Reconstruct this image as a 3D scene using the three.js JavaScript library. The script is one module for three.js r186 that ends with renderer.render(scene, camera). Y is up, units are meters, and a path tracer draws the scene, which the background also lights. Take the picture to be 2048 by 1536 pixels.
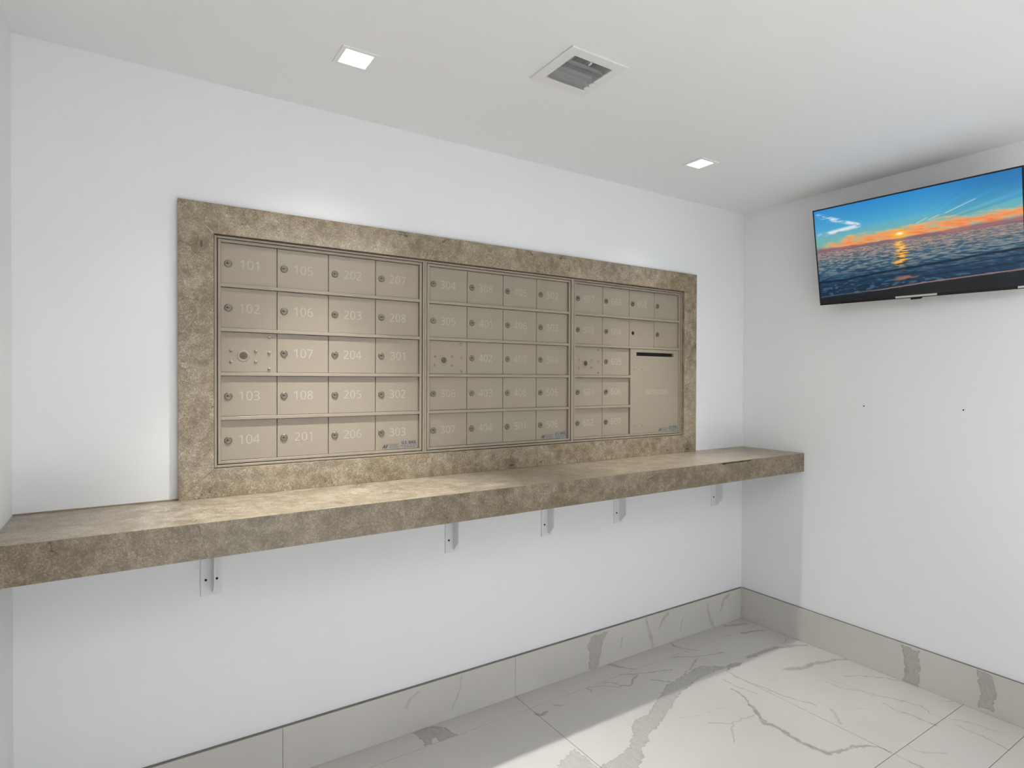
import * as THREE from 'three';
import { RoundedBoxGeometry } from 'three/addons/geometries/RoundedBoxGeometry.js';
import { mergeGeometries } from 'three/addons/utils/BufferGeometryUtils.js';
import { RectAreaLightUniformsLib } from 'three/addons/lights/RectAreaLightUniformsLib.js';
import { FontLoader } from 'three/addons/loaders/FontLoader.js';
import { TextGeometry } from 'three/addons/geometries/TextGeometry.js';

RectAreaLightUniformsLib.init();
const scene = new THREE.Scene();
scene.background = new THREE.Color(0xc4d2de);
const renderer = new THREE.WebGLRenderer({ antialias: true });
renderer.toneMapping = THREE.LinearToneMapping;
renderer.toneMappingExposure = 1.09;
renderer.shadowMap.enabled = true;
renderer.shadowMap.type = THREE.PCFSoftShadowMap;

// ---------------------------------------------------------------- camera
// world: mailbox wall is z = 0, right wall is x = 0, floor y = 0, metres
const CAM = new THREE.Vector3(-3.1159, 1.4428, 2.2274), FPX = 1175.777;
const RT = new THREE.Vector3(0.8385, 0.0035, 0.5449), UP = new THREE.Vector3(0.0019, 1.0, -0.0094), FW = new THREE.Vector3(0.5449, -0.009, -0.8385);
const camera = new THREE.PerspectiveCamera(66.304, 2048 / 1536, 0.02, 40);
camera.position.copy(CAM);
camera.up.copy(UP);
camera.lookAt(CAM.clone().add(FW));
scene.add(camera);

// ---------------------------------------------------------------- room size and light levels
const H = 2.44, XL = -3.404, ZR = 5.0;             // ceiling height, left wall, rear wall
const LAMPS = [                                     // recessed downlights: x, z, [candela, half angle in degrees] of core and skirt
  [-2.523, 0.415, [[11.3, 34], [1.4, 58]]], [-0.906, 0.415, [[4.9, 34], [0.8, 58]]],
  [-2.45, 3.40, [[50, 31]]], [-1.35, 3.40, [[50, 31]]], [-2.45, 4.30, [[50, 31]]], [-1.35, 4.30, [[50, 31]]],   // unseen fill lamps behind the camera, added to bounce light off the floor
];
const FILL_PANELS = [[-1.85, 2.60]], FILL_PANEL_W = 1.0, FILL_PANEL_L = 3.4;   // unseen square fill panel, added behind the camera for even light
const ADDED_WIN = { x0: -2.95, x1: -0.45, y0: 0.10, y1: 2.15 }, REAR_FILL_L = 0.5;   // glazed opening added to the unseen rear wall to hold a soft fill light
const REAR_FILL_COLOR = new THREE.Color(0.94, 0.975, 1.0);
const LAMP_COLOR = new THREE.Color(1.0, 0.985, 0.96), FILL_COLOR = new THREE.Color(0.94, 0.972, 1.0);

// ---------------------------------------------------------------- helpers
let seed = 7;
const rnd = () => { seed = (seed * 1664525 + 1013904223) >>> 0; return seed / 4294967296; };
const hash2 = (x, y, s = 0) => { let h = (x * 374761393 + y * 668265263 + s * 982451653) | 0; h = Math.imul(h ^ (h >>> 13), 1274126177); return ((h ^ (h >>> 16)) >>> 0) / 4294967296; };
function vnoise(x, y, s = 0) {
  const xi = Math.floor(x), yi = Math.floor(y); let fx = x - xi, fy = y - yi;
  fx = fx * fx * (3 - 2 * fx); fy = fy * fy * (3 - 2 * fy);
  const a = hash2(xi, yi, s), b = hash2(xi + 1, yi, s), c = hash2(xi, yi + 1, s), d = hash2(xi + 1, yi + 1, s);
  return a + (b - a) * fx + (c - a) * fy + (a - b - c + d) * fx * fy;
}
function fbm(x, y, o = 4, s = 0) { let v = 0, a = 0.5, t = 0; for (let i = 0; i < o; i++) { v += a * vnoise(x, y, s + i); t += a; x = x * 2.03 + 11.7; y = y * 2.03 + 5.3; a *= 0.5; } return v / t; }
function worley(x, y, s) {                           // second minus first distance: 0 on cell borders
  const xi = Math.floor(x), yi = Math.floor(y); let d1 = 9, d2 = 9, id = 0;
  for (let j = -1; j < 2; j++) for (let i = -1; i < 2; i++) {
    const cx = xi + i, cy = yi + j, px = cx + hash2(cx, cy, s) - x, py = cy + hash2(cx, cy, s + 9) - y, d = px * px + py * py;
    if (d < d1) { d2 = d1; d1 = d; id = hash2(cx, cy, s + 5); } else if (d < d2) d2 = d;
  }
  return [Math.sqrt(d2) - Math.sqrt(d1), id];
}
const ni = (g) => (g.index ? g.toNonIndexed() : g);
const clamp = (v, a = 0, b = 1) => Math.min(b, Math.max(a, v));
const smooth = (a, b, v) => { const t = clamp((v - a) / (b - a)); return t * t * (3 - 2 * t); };
function dataTex(w, h, fn, srgb = true) {
  const d = new Uint8Array(w * h * 4);
  for (let y = 0; y < h; y++) for (let x = 0; x < w; x++) { const c = fn(x, y), i = (y * w + x) * 4; d[i] = clamp(c[0], 0, 255); d[i + 1] = clamp(c[1], 0, 255); d[i + 2] = clamp(c[2], 0, 255); d[i + 3] = 255; }
  const t = new THREE.DataTexture(d, w, h, THREE.RGBAFormat);
  if (srgb) t.colorSpace = THREE.SRGBColorSpace;
  t.magFilter = THREE.LinearFilter; t.minFilter = THREE.LinearMipmapLinearFilter; t.generateMipmaps = true;
  t.wrapS = t.wrapT = THREE.MirroredRepeatWrapping; t.needsUpdate = true;
  return t;
}
const names = new Map();
function numbered(n) { const k = names.get(n) || 0; names.set(n, k + 1); return k ? `${n}_${String(k).padStart(3, '0')}` : n; }
function mesh(name, geo, mat, parent) { const m = new THREE.Mesh(geo, mat); m.name = parent === scene ? numbered(name) : name; m.castShadow = m.receiveShadow = true; parent.add(m); return m; }
function group(name, parent = scene) { const g = new THREE.Group(); g.name = parent === scene ? numbered(name) : name; parent.add(g); return g; }
function tag(o, label, category, grp) { o.userData.label = label; o.userData.category = category; if (grp) o.userData.group = grp; return o; }
function struct(o, label, category) { o.userData.kind = 'structure'; o.userData.label = label; o.userData.category = category; return o; }
// box by corners, optionally with a small rounded edge
function bx(x0, x1, y0, y1, z0, z1, r = 0) {
  const g = r > 0 ? new RoundedBoxGeometry(x1 - x0, y1 - y0, z1 - z0, 2, r) : new THREE.BoxGeometry(x1 - x0, y1 - y0, z1 - z0);
  g.translate((x0 + x1) / 2, (y0 + y1) / 2, (z0 + z1) / 2); return g;
}
// uv in metres, by the face's main direction
function metreUV(g, su = 1, sv = 1, ou = 0, ov = 0, rot = false) {
  if (g.index) g = g.toNonIndexed();
  const p = g.attributes.position, n = g.attributes.normal, uv = new Float32Array(p.count * 2);
  for (let t = 0; t < p.count; t += 3) {
    let nx = 0, ny = 0, nz = 0; for (let k = 0; k < 3; k++) { nx += Math.abs(n.getX(t + k)); ny += Math.abs(n.getY(t + k)); nz += Math.abs(n.getZ(t + k)); }
    for (let k = 0; k < 3; k++) {
      const i = t + k, x = p.getX(i), y = p.getY(i), z = p.getZ(i); let u, v;
      if (nz >= nx && nz >= ny) { u = x; v = y; } else if (ny >= nx) { u = x; v = z; } else { u = z; v = y; }
      if (rot) [u, v] = [v, -u];
      uv[i * 2] = (u + ou) / su; uv[i * 2 + 1] = (v + ov) / sv;
    }
  }
  g.setAttribute('uv', new THREE.BufferAttribute(uv, 2)); return g;
}
// a photo pixel gives a direction; the point is where it meets the floor or a wall
const ray = (px, py) => FW.clone().addScaledVector(RT, (px - 1024) / FPX).addScaledVector(UP, -(py - 768) / FPX);
const onFloor = (px, py) => { const d = ray(px, py), t = -CAM.y / d.y; return [CAM.x + d.x * t, CAM.z + d.z * t]; };
const onBack = (px, py, z) => { const d = ray(px, py), t = (z - CAM.z) / d.z; return [CAM.x + d.x * t, CAM.y + d.y * t]; };
const onRight = (px, py, x) => { const d = ray(px, py), t = (x - CAM.x) / d.x; return [CAM.z + d.z * t, CAM.y + d.y * t]; };
const zoomed = (ox, oy, s) => (pts) => pts.map(([x, y]) => [ox + x / s, oy + y / s]);

// ---------------------------------------------------------------- materials
const paintBump = dataTex(512, 512, (x, y) => { const v = 128 + (fbm(x / 5, y / 5, 3, 40) - 0.5) * 90 + (fbm(x / 60, y / 60, 2, 44) - 0.5) * 60; return [v, v, v]; }, false);
function wallPaint(c) { const b = paintBump.clone(); b.repeat.set(1, 1); return new THREE.MeshStandardMaterial({ color: c, roughness: 0.55, bumpMap: b, bumpScale: 0.0006 }); }
const M = {};
M.wall = M.ceil = wallPaint(new THREE.Color().setRGB(0.845, 0.849, 0.857));
M.trimWhite = new THREE.MeshStandardMaterial({ color: new THREE.Color().setRGB(0.84, 0.84, 0.84), roughness: 0.4 });
// polished limestone: pale crackle around fawn clasts, brown patches, hairline cracks and pits
const STW = 1.6, STH = 0.8;
const stoneTex = dataTex(2048, 1024, (px, py) => {
  const x = px * STW / 2048 * 100, y = py * STH / 1024 * 100;          // centimetres
  const wx = x + (fbm(x * 0.8, y * 0.8, 3, 1) - 0.5) * 2.4, wy = y + (fbm(x * 0.8, y * 0.8, 3, 21) - 0.5) * 2.4;
  const [e1, id] = worley(wx * 0.36, wy * 0.36, 3), [e2, id2] = worley(wx * 1.0 + 3, wy * 1.0, 8), [e3] = worley(wx * 2.3 + 7, wy * 2.3, 15);
  const big = fbm(x * 0.10, y * 0.14, 4, 60), mid = fbm(x * 0.38, y * 0.38, 3, 70), fine = vnoise(x * 8, y * 8, 90), f2 = vnoise(x * 3.4, y * 3.4, 95);
  let t = 0.27 + (big - 0.5) * 0.52 + (mid - 0.5) * 0.42 + (id - 0.5) * 0.14 + (id2 - 0.5) * 0.10 + (fine - 0.5) * 0.30 + (f2 - 0.5) * 0.26;
  t += smooth(0.09, 0.0, e1) * 0.30 + smooth(0.15, 0.0, e2) * 0.48 * smooth(0.32, 0.58, mid) + smooth(0.20, 0.0, e3) * 0.36 * smooth(0.36, 0.60, f2);
  const crack = smooth(0.0075, 0.002, Math.abs(fbm(x * 0.075 + 9, y * 0.11, 4, 120) - 0.5)) * smooth(0.58, 0.66, fbm(x * 0.12, y * 0.12, 2, 130));
  const pit = smooth(0.86, 0.93, vnoise(x * 2.6, y * 2.6, 140)) * smooth(0.58, 0.7, fbm(x * 0.16, y * 0.16, 2, 150));
  const rust = smooth(0.64, 0.78, fbm(x * 0.21, y * 0.21, 3, 160)) * 0.35;
  t = clamp(t, 0.0, 1.15);
  let r = 126 + 68 * t, g = 112 + 69 * t, b = 90 + 70 * t;
  r += rust * 6; b -= rust * 14; g -= rust * 2;
  const k = 1 - 0.36 * crack - 0.3 * pit;
  return [r * k, g * k, b * k];
});
const stone = (rough, tone) => new THREE.MeshStandardMaterial({ map: stoneTex, color: new THREE.Color().setRGB(...tone), roughness: rough });
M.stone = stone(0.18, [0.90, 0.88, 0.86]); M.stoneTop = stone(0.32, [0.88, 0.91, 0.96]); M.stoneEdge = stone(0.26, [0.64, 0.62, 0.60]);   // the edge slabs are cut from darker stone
const stoneUV = (g, ou, ov, rot) => metreUV(g, STW, STH, ou, ov, rot);
// mailbox enamel
M.enamel = new THREE.MeshStandardMaterial({ color: new THREE.Color().setRGB(0.318, 0.270, 0.206), roughness: 0.29, metalness: 0.0 });
M.enamelNumber = new THREE.MeshStandardMaterial({ color: new THREE.Color().setRGB(0.435, 0.388, 0.315), roughness: 0.6 });
M.lockMetal = new THREE.MeshStandardMaterial({ color: new THREE.Color().setRGB(0.20, 0.18, 0.145), roughness: 0.36, metalness: 0.8 });
M.brass = new THREE.MeshStandardMaterial({ color: new THREE.Color().setRGB(0.12, 0.105, 0.07), roughness: 0.45, metalness: 0.5 });
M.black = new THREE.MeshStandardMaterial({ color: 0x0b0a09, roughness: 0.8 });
M.bracket = new THREE.MeshStandardMaterial({ color: new THREE.Color().setRGB(0.78, 0.785, 0.795), roughness: 0.5 });
M.caulk = new THREE.MeshStandardMaterial({ color: new THREE.Color().setRGB(0.21, 0.20, 0.18), roughness: 0.9 });
M.grout = new THREE.MeshStandardMaterial({ color: new THREE.Color().setRGB(0.17, 0.155, 0.135), roughness: 0.95 });
M.louver = new THREE.MeshStandardMaterial({ color: new THREE.Color().setRGB(0.78, 0.78, 0.785), roughness: 0.45 });
M.vent = new THREE.MeshStandardMaterial({ color: new THREE.Color().setRGB(0.80, 0.80, 0.80), roughness: 0.45 });
M.tvPlastic = new THREE.MeshStandardMaterial({ color: 0x0c0c0f, roughness: 0.35 });
M.steelDark = new THREE.MeshStandardMaterial({ color: 0x2a2b2d, roughness: 0.5, metalness: 0.6 });
M.sticker = new THREE.MeshStandardMaterial({ color: 0xc9c8c2, roughness: 0.5 });

// ---------------------------------------------------------------- porcelain tile print: veins copied from where they lie
function veinField(w, h, toU, lines, polys) {        // returns darkness 0..1 per texel, toU maps metres -> texel
  const f = new Float32Array(w * h);
  for (const { pts, wd, k } of lines) {
    const P = pts.map(toU), s = toU.scale, W = Array.isArray(wd) ? wd : [wd, wd];
    for (let i = 0; i + 1 < P.length; i++) {
      const [ax, ay] = P[i], [bx_, by] = P[i + 1], t0 = i / (P.length - 1), t1 = (i + 1) / (P.length - 1);
      const wA = (W[0] + (W[1] - W[0]) * t0) * s, wB = (W[0] + (W[1] - W[0]) * t1) * s, m = Math.max(wA, wB) * 2.2 + 8;
      const L2 = (bx_ - ax) ** 2 + (by - ay) ** 2 + 1e-6;
      for (let y = Math.max(0, Math.floor(Math.min(ay, by) - m)); y <= Math.min(h - 1, Math.max(ay, by) + m); y++)
        for (let x = Math.max(0, Math.floor(Math.min(ax, bx_) - m)); x <= Math.min(w - 1, Math.max(ax, bx_) + m); x++) {
          const qx = x + (fbm(x / 14, y / 14, 3, 301) - 0.5) * 13, qy = y + (fbm(x / 14, y / 14, 3, 331) - 0.5) * 13;
          const t = clamp(((qx - ax) * (bx_ - ax) + (qy - ay) * (by - ay)) / L2), d = Math.hypot(qx - ax - t * (bx_ - ax), qy - ay - t * (by - ay));
          const ww = (wA + (wB - wA) * t) * 0.85, v = k * 0.86 * smooth(ww * 1.45 + 1.1, ww * 0.35, d) * (0.55 + 0.75 * fbm(x / 9, y / 9, 2, 350));
          const q = y * w + x; if (v > f[q]) f[q] = v;
        }
    }
  }
  for (const { pts, k } of polys) {
    const P = pts.map(toU); let x0 = 1e9, x1 = -1e9, y0 = 1e9, y1 = -1e9; for (const [x, y] of P) { x0 = Math.min(x0, x); x1 = Math.max(x1, x); y0 = Math.min(y0, y); y1 = Math.max(y1, y); }
    for (let y = Math.max(0, Math.floor(y0 - 8)); y <= Math.min(h - 1, y1 + 8); y++) for (let x = Math.max(0, Math.floor(x0 - 8)); x <= Math.min(w - 1, x1 + 8); x++) {
      const qx = x + (fbm(x / 8, y / 8, 3, 401) - 0.5) * 12, qy = y + (fbm(x / 8, y / 8, 3, 431) - 0.5) * 12; let c = false, dm = 1e9;
      for (let i = 0, j = P.length - 1; i < P.length; j = i++) {
        const [ax, ay] = P[i], [bx_, by] = P[j];
        if ((ay > qy) !== (by > qy) && qx < (bx_ - ax) * (qy - ay) / (by - ay) + ax) c = !c;
        const L2 = (bx_ - ax) ** 2 + (by - ay) ** 2 + 1e-6, t = clamp(((qx - ax) * (bx_ - ax) + (qy - ay) * (by - ay)) / L2); dm = Math.min(dm, Math.hypot(qx - ax - t * (bx_ - ax), qy - ay - t * (by - ay)));
      }
      if (!c) continue;
      const v = k * (0.62 + 0.34 * smooth(4.5, 0.5, dm) + 0.45 * (fbm(x / 5, y / 11, 3, 450) - 0.5)), q = y * w + x; if (v > f[q]) f[q] = v;
    }
  }
  return f;
}
const TILE = [203, 199, 193], VEIN = [146, 142, 135];
function tileTex(w, h, f, cloudScale) {
  return dataTex(w, h, (x, y) => {
    const c = (fbm(x / cloudScale, y / cloudScale, 4, 500) - 0.5) * 13 + (vnoise(x / 1.6, y / 1.6, 520) - 0.5) * 3, v = f[y * w + x];
    return [0, 1, 2].map((i) => (TILE[i] + c) * (1 - v) + VEIN[i] * v);
  });
}
const zA = zoomed(1000, 1170, 1.954), z1 = zoomed(1240, 1180, 5.12), z2 = zoomed(1000, 1300, 6.51), z4 = zoomed(700, 1300, 5.12), z5 = zoomed(1240, 1340, 5.12), z6 = zoomed(1640, 1260, 5.02);
const FT = 1.7, fw = 2048, fh = 1024;                 // floor print covers z 0..1.7
const toFloor = Object.assign(([px, py]) => { const [x, z] = onFloor(px, py); return [(x - XL) / -XL * fw, z / FT * fh]; }, { scale: fw / -XL });
const ln = (pts, wd, k) => ({ pts, wd, k });
const floorField = veinField(fw, fh, toFloor, [
  ln(z5([[1150, 200], [1230, 245], [1290, 290], [1330, 355]]), [0.006, 0.004], 0.75),
  ln(z5([[1330, 355], [1380, 410], [1430, 480], [1490, 550], [1600, 580], [1720, 655], [1850, 745], [1960, 790], [2048, 825]]).concat(z6([[40, 1225], [90, 1240]])), [0.009, 0.011], 0.85),
  ln(z6([[90, 1240], [170, 1220], [300, 1175], [420, 1162], [520, 1165], [590, 1180], [700, 1225]]), [0.008, 0.005], 0.75),
  ln(z5([[900, 540], [1130, 550], [1220, 520], [1360, 465]]), 0.003, 0.5), ln(z5([[1140, 560], [1150, 620], [1165, 730]]), 0.003, 0.5),
  ln(z5([[880, 430], [1000, 405], [1100, 380]]), 0.002, 0.32), ln(z5([[590, 490], [820, 470]]), 0.002, 0.25),
  ln(z5([[1050, 90], [1150, 150], [1290, 200], [1400, 240]]), 0.004, 0.42), ln(z5([[1130, 30], [1230, 95], [1440, 170], [1560, 220], [1700, 270], [1900, 330], [2000, 360]]), [0.003, 0.006], 0.5),
  ln(z1([[1250, 440], [1320, 430], [1400, 412], [1480, 412]]), [0.012, 0.006], 0.6), ln(z1([[1310, 690], [1400, 655], [1500, 612], [1650, 588], [1800, 565], [1910, 562]]), [0.018, 0.009], 0.62),
  ln(z1([[1650, 545], [1730, 490], [1620, 420]]), 0.003, 0.45), ln(z1([[1700, 810], [1850, 805], [1950, 765], [2048, 740]]).concat(z6([[60, 325], [150, 300], [290, 290]])), [0.018, 0.009], 0.6),
  ln(z6([[250, 465], [390, 460], [600, 475], [800, 510]]), 0.004, 0.5), ln(z6([[50, 520], [250, 590], [420, 610], [500, 650], [700, 680], [880, 725], [1000, 760], [1100, 830], [1200, 880]]), 0.003, 0.45),
  ln(z6([[80, 500], [380, 590], [560, 650]]), 0.003, 0.35),
  ln(z6([[620, 730], [760, 800], [880, 845], [1000, 890], [1150, 955]]), [0.003, 0.006], 0.5), ln(z6([[110, 800], [170, 870], [200, 940]]), 0.005, 0.4),
  ln(z6([[1300, 890], [1500, 925], [1700, 995], [1800, 1030]]), 0.003, 0.42), ln(z6([[1350, 950], [1550, 1040], [1700, 1100], [1880, 1200]]), [0.003, 0.007], 0.45),
  ln(z6([[1200, 715], [1350, 715], [1550, 745]]), 0.003, 0.4), ln(z6([[870, 1150], [950, 1210], [1100, 1230], [1270, 1240]]), 0.003, 0.35), ln(z6([[900, 1320], [1050, 1385]]), 0.006, 0.5), ln(z6([[360, 780], [430, 790]]), 0.006, 0.3),
  ln(z1([[500, 525], [560, 575], [640, 600], [800, 620]]), 0.005, 0.6), ln(z1([[540, 690], [650, 685], [800, 680], [950, 655], [1060, 640]]), 0.004, 0.6), ln(z1([[0, 870], [100, 865], [280, 850], [520, 815]]), 0.004, 0.6),
  ln(z1([[0, 985], [100, 980], [160, 900], [170, 870]]), 0.004, 0.6), ln(z1([[320, 920], [420, 930], [530, 945]]), 0.006, 0.5), ln(z1([[640, 870], [720, 800], [790, 700]]), 0.004, 0.6),
  ln(z2([[1400, 180], [1530, 210], [1640, 235], [1750, 250]]), [0.010, 0.004], 0.65), ln(z2([[690, 720], [800, 715]]), 0.006, 0.5), ln(z2([[470, 830], [540, 840], [590, 815]]), 0.009, 0.75),
  ln(z2([[1130, 500], [1190, 520], [1200, 550]]), 0.005, 0.55), ln(z2([[1340, 430], [1450, 420], [1560, 460], [1680, 460], [1780, 330]]), 0.004, 0.6), ln(z2([[1180, 490], [1330, 470], [1560, 490]]), 0.003, 0.5),
  ln(z1([[1080, 370], [1180, 355], [1290, 345]]), 0.016, 0.5),
], [
  { pts: [[1484, 1325], [1455, 1333], [1400, 1332], [1381, 1342], [1365, 1352], [1334, 1370], [1327, 1381], [1308, 1409], [1294, 1430], [1268, 1440], [1264, 1452], [1265, 1470], [1258, 1493], [1240, 1510], [1222, 1521], [1205, 1530], [1180, 1545], [1278, 1545], [1279, 1530], [1287, 1512], [1284, 1497], [1296, 1482], [1297, 1467], [1310, 1457], [1325, 1440], [1333, 1425], [1346, 1412], [1347, 1403], [1358, 1388], [1381, 1370], [1401, 1354], [1436, 1340], [1460, 1335], [1484, 1328]], k: 0.62 },
  { pts: [[1110, 1550], [1121, 1520], [1131, 1513], [1147, 1497], [1163, 1510], [1215, 1550]], k: 0.5 },
  { pts: z4([[630, 850], [840, 778], [950, 790], [1100, 870], [915, 935], [880, 900], [825, 905], [850, 960], [755, 992], [740, 930], [690, 880]]), k: 0.75 },
  { pts: z1([[1100, 780], [1130, 755], [1245, 742], [1240, 770], [1130, 800], [1090, 830]]), k: 0.75 },
]);
M.floorTile = new THREE.MeshStandardMaterial({ map: tileTex(fw, fh, floorField, 190), roughness: 0.22 });
const BH = 0.1806, BT = 0.0116;                        // skirting height and thickness
const toBack = Object.assign(([px, py]) => { const [x, y] = onBack(px, py, BT); return [(x - XL) / -XL * 2048, y / BH * 112]; }, { scale: 2048 / -XL });
const backField = veinField(2048, 112, toBack, [
  ln(z1([[270, 300], [300, 430], [340, 570]]), [0.008, 0.014], 0.42), ln(z1([[490, 240], [430, 320], [400, 400]]), [0.010, 0.005], 0.55), ln(z1([[890, 150], [910, 250], [960, 390]]), [0.008, 0.014], 0.42),
  ln(z1([[1105, 55], [1060, 110], [1030, 210]]), [0.012, 0.006], 0.55), ln(z1([[640, 300], [620, 400]]), 0.005, 0.45), ln(z1([[20, 490], [5, 580]]), 0.006, 0.4),
  ln(z4([[690, 430], [620, 510], [570, 590]]), [0.005, 0.008], 0.4), ln(z4([[1145, 270], [1110, 390], [1080, 510], [1050, 600]]), 0.004, 0.4), ln(z1([[1240, 170], [1235, 260]]), 0.003, 0.6),
], [{ pts: zA([[358, 203], [422, 180], [402, 225], [388, 300], [374, 330], [345, 332], [350, 265], [343, 240]]), k: 0.7 }]);
M.backSkirt = new THREE.MeshStandardMaterial({ map: tileTex(2048, 112, backField, 150), roughness: 0.28 });
const toRight = Object.assign(([px, py]) => { const [z, y] = onRight(px, py, -BT); return [z / FT * 1024, y / BH * 112]; }, { scale: 1024 / FT });
const rightField = veinField(1024, 112, toRight, [], [
  { pts: z6([[820, 150], [985, 215], [1002, 420], [990, 580], [822, 510], [862, 380], [838, 300]]), k: 0.72 },
  { pts: z6([[1572, 395], [1742, 468], [1757, 650], [1742, 825], [1578, 760], [1612, 640], [1590, 520]]), k: 0.72 },
]);
M.rightSkirt = new THREE.MeshStandardMaterial({ map: tileTex(1024, 112, rightField, 150), roughness: 0.28 });

// ---------------------------------------------------------------- floor: slab with separate tiles
const floor = struct(group('floor'), 'polished white porcelain floor tiles with grey marble veins', 'floor');
mesh('grout_bed', bx(XL - 0.15, 0.15, -0.12, -0.0022, -0.15, ZR + 0.15), M.grout, floor);
const JX = [XL, -2.656, -1.651, -0.646, 0], JZ = [0, 0.1265, 1.142, 1.373, 2.389, 3.405, 4.421, ZR], GAP = 0.0011;
for (let i = 0; i + 1 < JX.length; i++) for (let j = 0; j + 1 < JZ.length; j++) {
  const g = ni(bx(JX[i] + GAP, JX[i + 1] - GAP, -0.010, 0, JZ[j] + GAP, JZ[j + 1] - GAP, 0.0009)), p = g.attributes.position, uv = g.attributes.uv;
  for (let k = 0; k < p.count; k++) uv.setXY(k, (p.getX(k) - XL) / -XL, p.getZ(k) / FT);
  mesh('floor_tile', g, M.floorTile, floor);
}
// ---------------------------------------------------------------- ceiling with openings for lamps and vent
const VX0 = -2.0055, VX1 = -1.778, VZ0 = 0.620, VZ1 = 0.8465;
{
  const s = new THREE.Shape([[XL - 0.15, -0.15], [0.15, -0.15], [0.15, ZR + 0.15], [XL - 0.15, ZR + 0.15]].map((q) => new THREE.Vector2(...q)));
  const hole = (x0, x1, z0, z1) => s.holes.push(new THREE.Path([[x0, z0], [x0, z1], [x1, z1], [x1, z0]].map((q) => new THREE.Vector2(...q))));
  for (const [x, z] of LAMPS) hole(x - 0.047, x + 0.047, z - 0.047, z + 0.047);
  hole(VX0 + 0.036, VX1 - 0.036, VZ0 + 0.036, VZ1 - 0.036);
  const g = new THREE.ExtrudeGeometry(s, { depth: 0.12, bevelEnabled: false }); g.rotateX(Math.PI / 2); g.translate(0, H + 0.12, 0);
  struct(mesh('ceiling', metreUV(g), M.ceil, scene), 'smooth white painted plaster ceiling', 'ceiling');
}
// ---------------------------------------------------------------- walls
const SI = { x0: -2.8785, x1: -0.5475, y0: 1.1345, y1: 1.9285 }, SO = { x0: -2.984, x1: -0.447, y0: 1.0385, y1: 2.0285 }, ST = 0.022;
{
  const s = new THREE.Shape([[XL - 0.15, -0.1], [0.15, -0.1], [0.15, H], [XL - 0.15, H]].map((q) => new THREE.Vector2(...q)));
  s.holes.push(new THREE.Path([[SI.x0 - 0.004, SI.y0 - 0.004], [SI.x0 - 0.004, SI.y1 + 0.004], [SI.x1 + 0.004, SI.y1 + 0.004], [SI.x1 + 0.004, SI.y0 - 0.004]].map((q) => new THREE.Vector2(...q))));
  const g = new THREE.ExtrudeGeometry(s, { depth: 0.15, bevelEnabled: false }); g.translate(0, 0, -0.15);
  struct(mesh('wall_back', metreUV(g), M.wall, scene), 'white painted wall with the mailboxes set into it', 'wall');
  struct(mesh('wall_left', metreUV(bx(XL - 0.15, XL, -0.1, H, 0, ZR)), M.wall, scene), 'narrow strip of white wall at the shelf\'s long left end', 'wall');
  const rs = new THREE.Shape([[XL - 0.15, -0.1], [0.15, -0.1], [0.15, H], [XL - 0.15, H]].map((q) => new THREE.Vector2(...q)));
  rs.holes.push(new THREE.Path([[ADDED_WIN.x0, ADDED_WIN.y0], [ADDED_WIN.x0, ADDED_WIN.y1], [ADDED_WIN.x1, ADDED_WIN.y1], [ADDED_WIN.x1, ADDED_WIN.y0]].map((q) => new THREE.Vector2(...q))));
  const rg = new THREE.ExtrudeGeometry(rs, { depth: 0.15, bevelEnabled: false }); rg.translate(0, 0, ZR);
  struct(mesh('wall_rear', metreUV(rg), M.wall, scene), 'white rear wall with an added glazed opening facing the mailboxes', 'wall');
  const wn = struct(group('window_1'), 'glazed opening with slim white frames, added behind the viewer for fill light', 'window');
  for (let i = 0; i < 3; i++) {
    const a = ADDED_WIN.x0 + (ADDED_WIN.x1 - ADDED_WIN.x0) * i / 3, b = ADDED_WIN.x0 + (ADDED_WIN.x1 - ADDED_WIN.x0) * (i + 1) / 3, c = ADDED_WIN.y0, d = ADDED_WIN.y1, z0 = ZR + 0.05, z1 = ZR + 0.10;
    mesh('added_window_frame', mergeGeometries([bx(a, a + 0.04, c, d, z0, z1), bx(b - 0.04, b, c, d, z0, z1), bx(a + 0.04, b - 0.04, c, c + 0.05, z0, z1), bx(a + 0.04, b - 0.04, d - 0.05, d, z0, z1)]), M.trimWhite, wn);
    mesh('added_pane', bx(a + 0.04, b - 0.04, c + 0.05, d - 0.05, ZR + 0.072, ZR + 0.078), new THREE.MeshPhysicalMaterial({ color: 0xffffff, transmission: 1, thickness: 0, roughness: 0.02 }), wn);
  }
  const rearFill = new THREE.RectAreaLight(REAR_FILL_COLOR, REAR_FILL_L, ADDED_WIN.x1 - ADDED_WIN.x0 - 0.1, ADDED_WIN.y1 - ADDED_WIN.y0 - 0.1); rearFill.position.set((ADDED_WIN.x0 + ADDED_WIN.x1) / 2, (ADDED_WIN.y0 + ADDED_WIN.y1) / 2, ZR + 0.04); rearFill.lookAt((ADDED_WIN.x0 + ADDED_WIN.x1) / 2, (ADDED_WIN.y0 + ADDED_WIN.y1) / 2, 0); scene.add(rearFill);  // soft fill light set in the added opening
  const wr = struct(group('wall_right'), 'white painted wall carrying the television', 'wall');
  mesh('wall_surface', metreUV(bx(0, 0.15, -0.1, H, 0, ZR)), M.wall, wr);
  for (const [y, z] of [[1.311, 0.704], [1.3104, 1.1275]]) { const h = new THREE.CylinderGeometry(0.0032, 0.0032, 0.003, 12); h.rotateZ(Math.PI / 2); h.translate(-0.0005, y, z); mesh('screw_hole', h, M.black, wr); }
}
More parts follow.
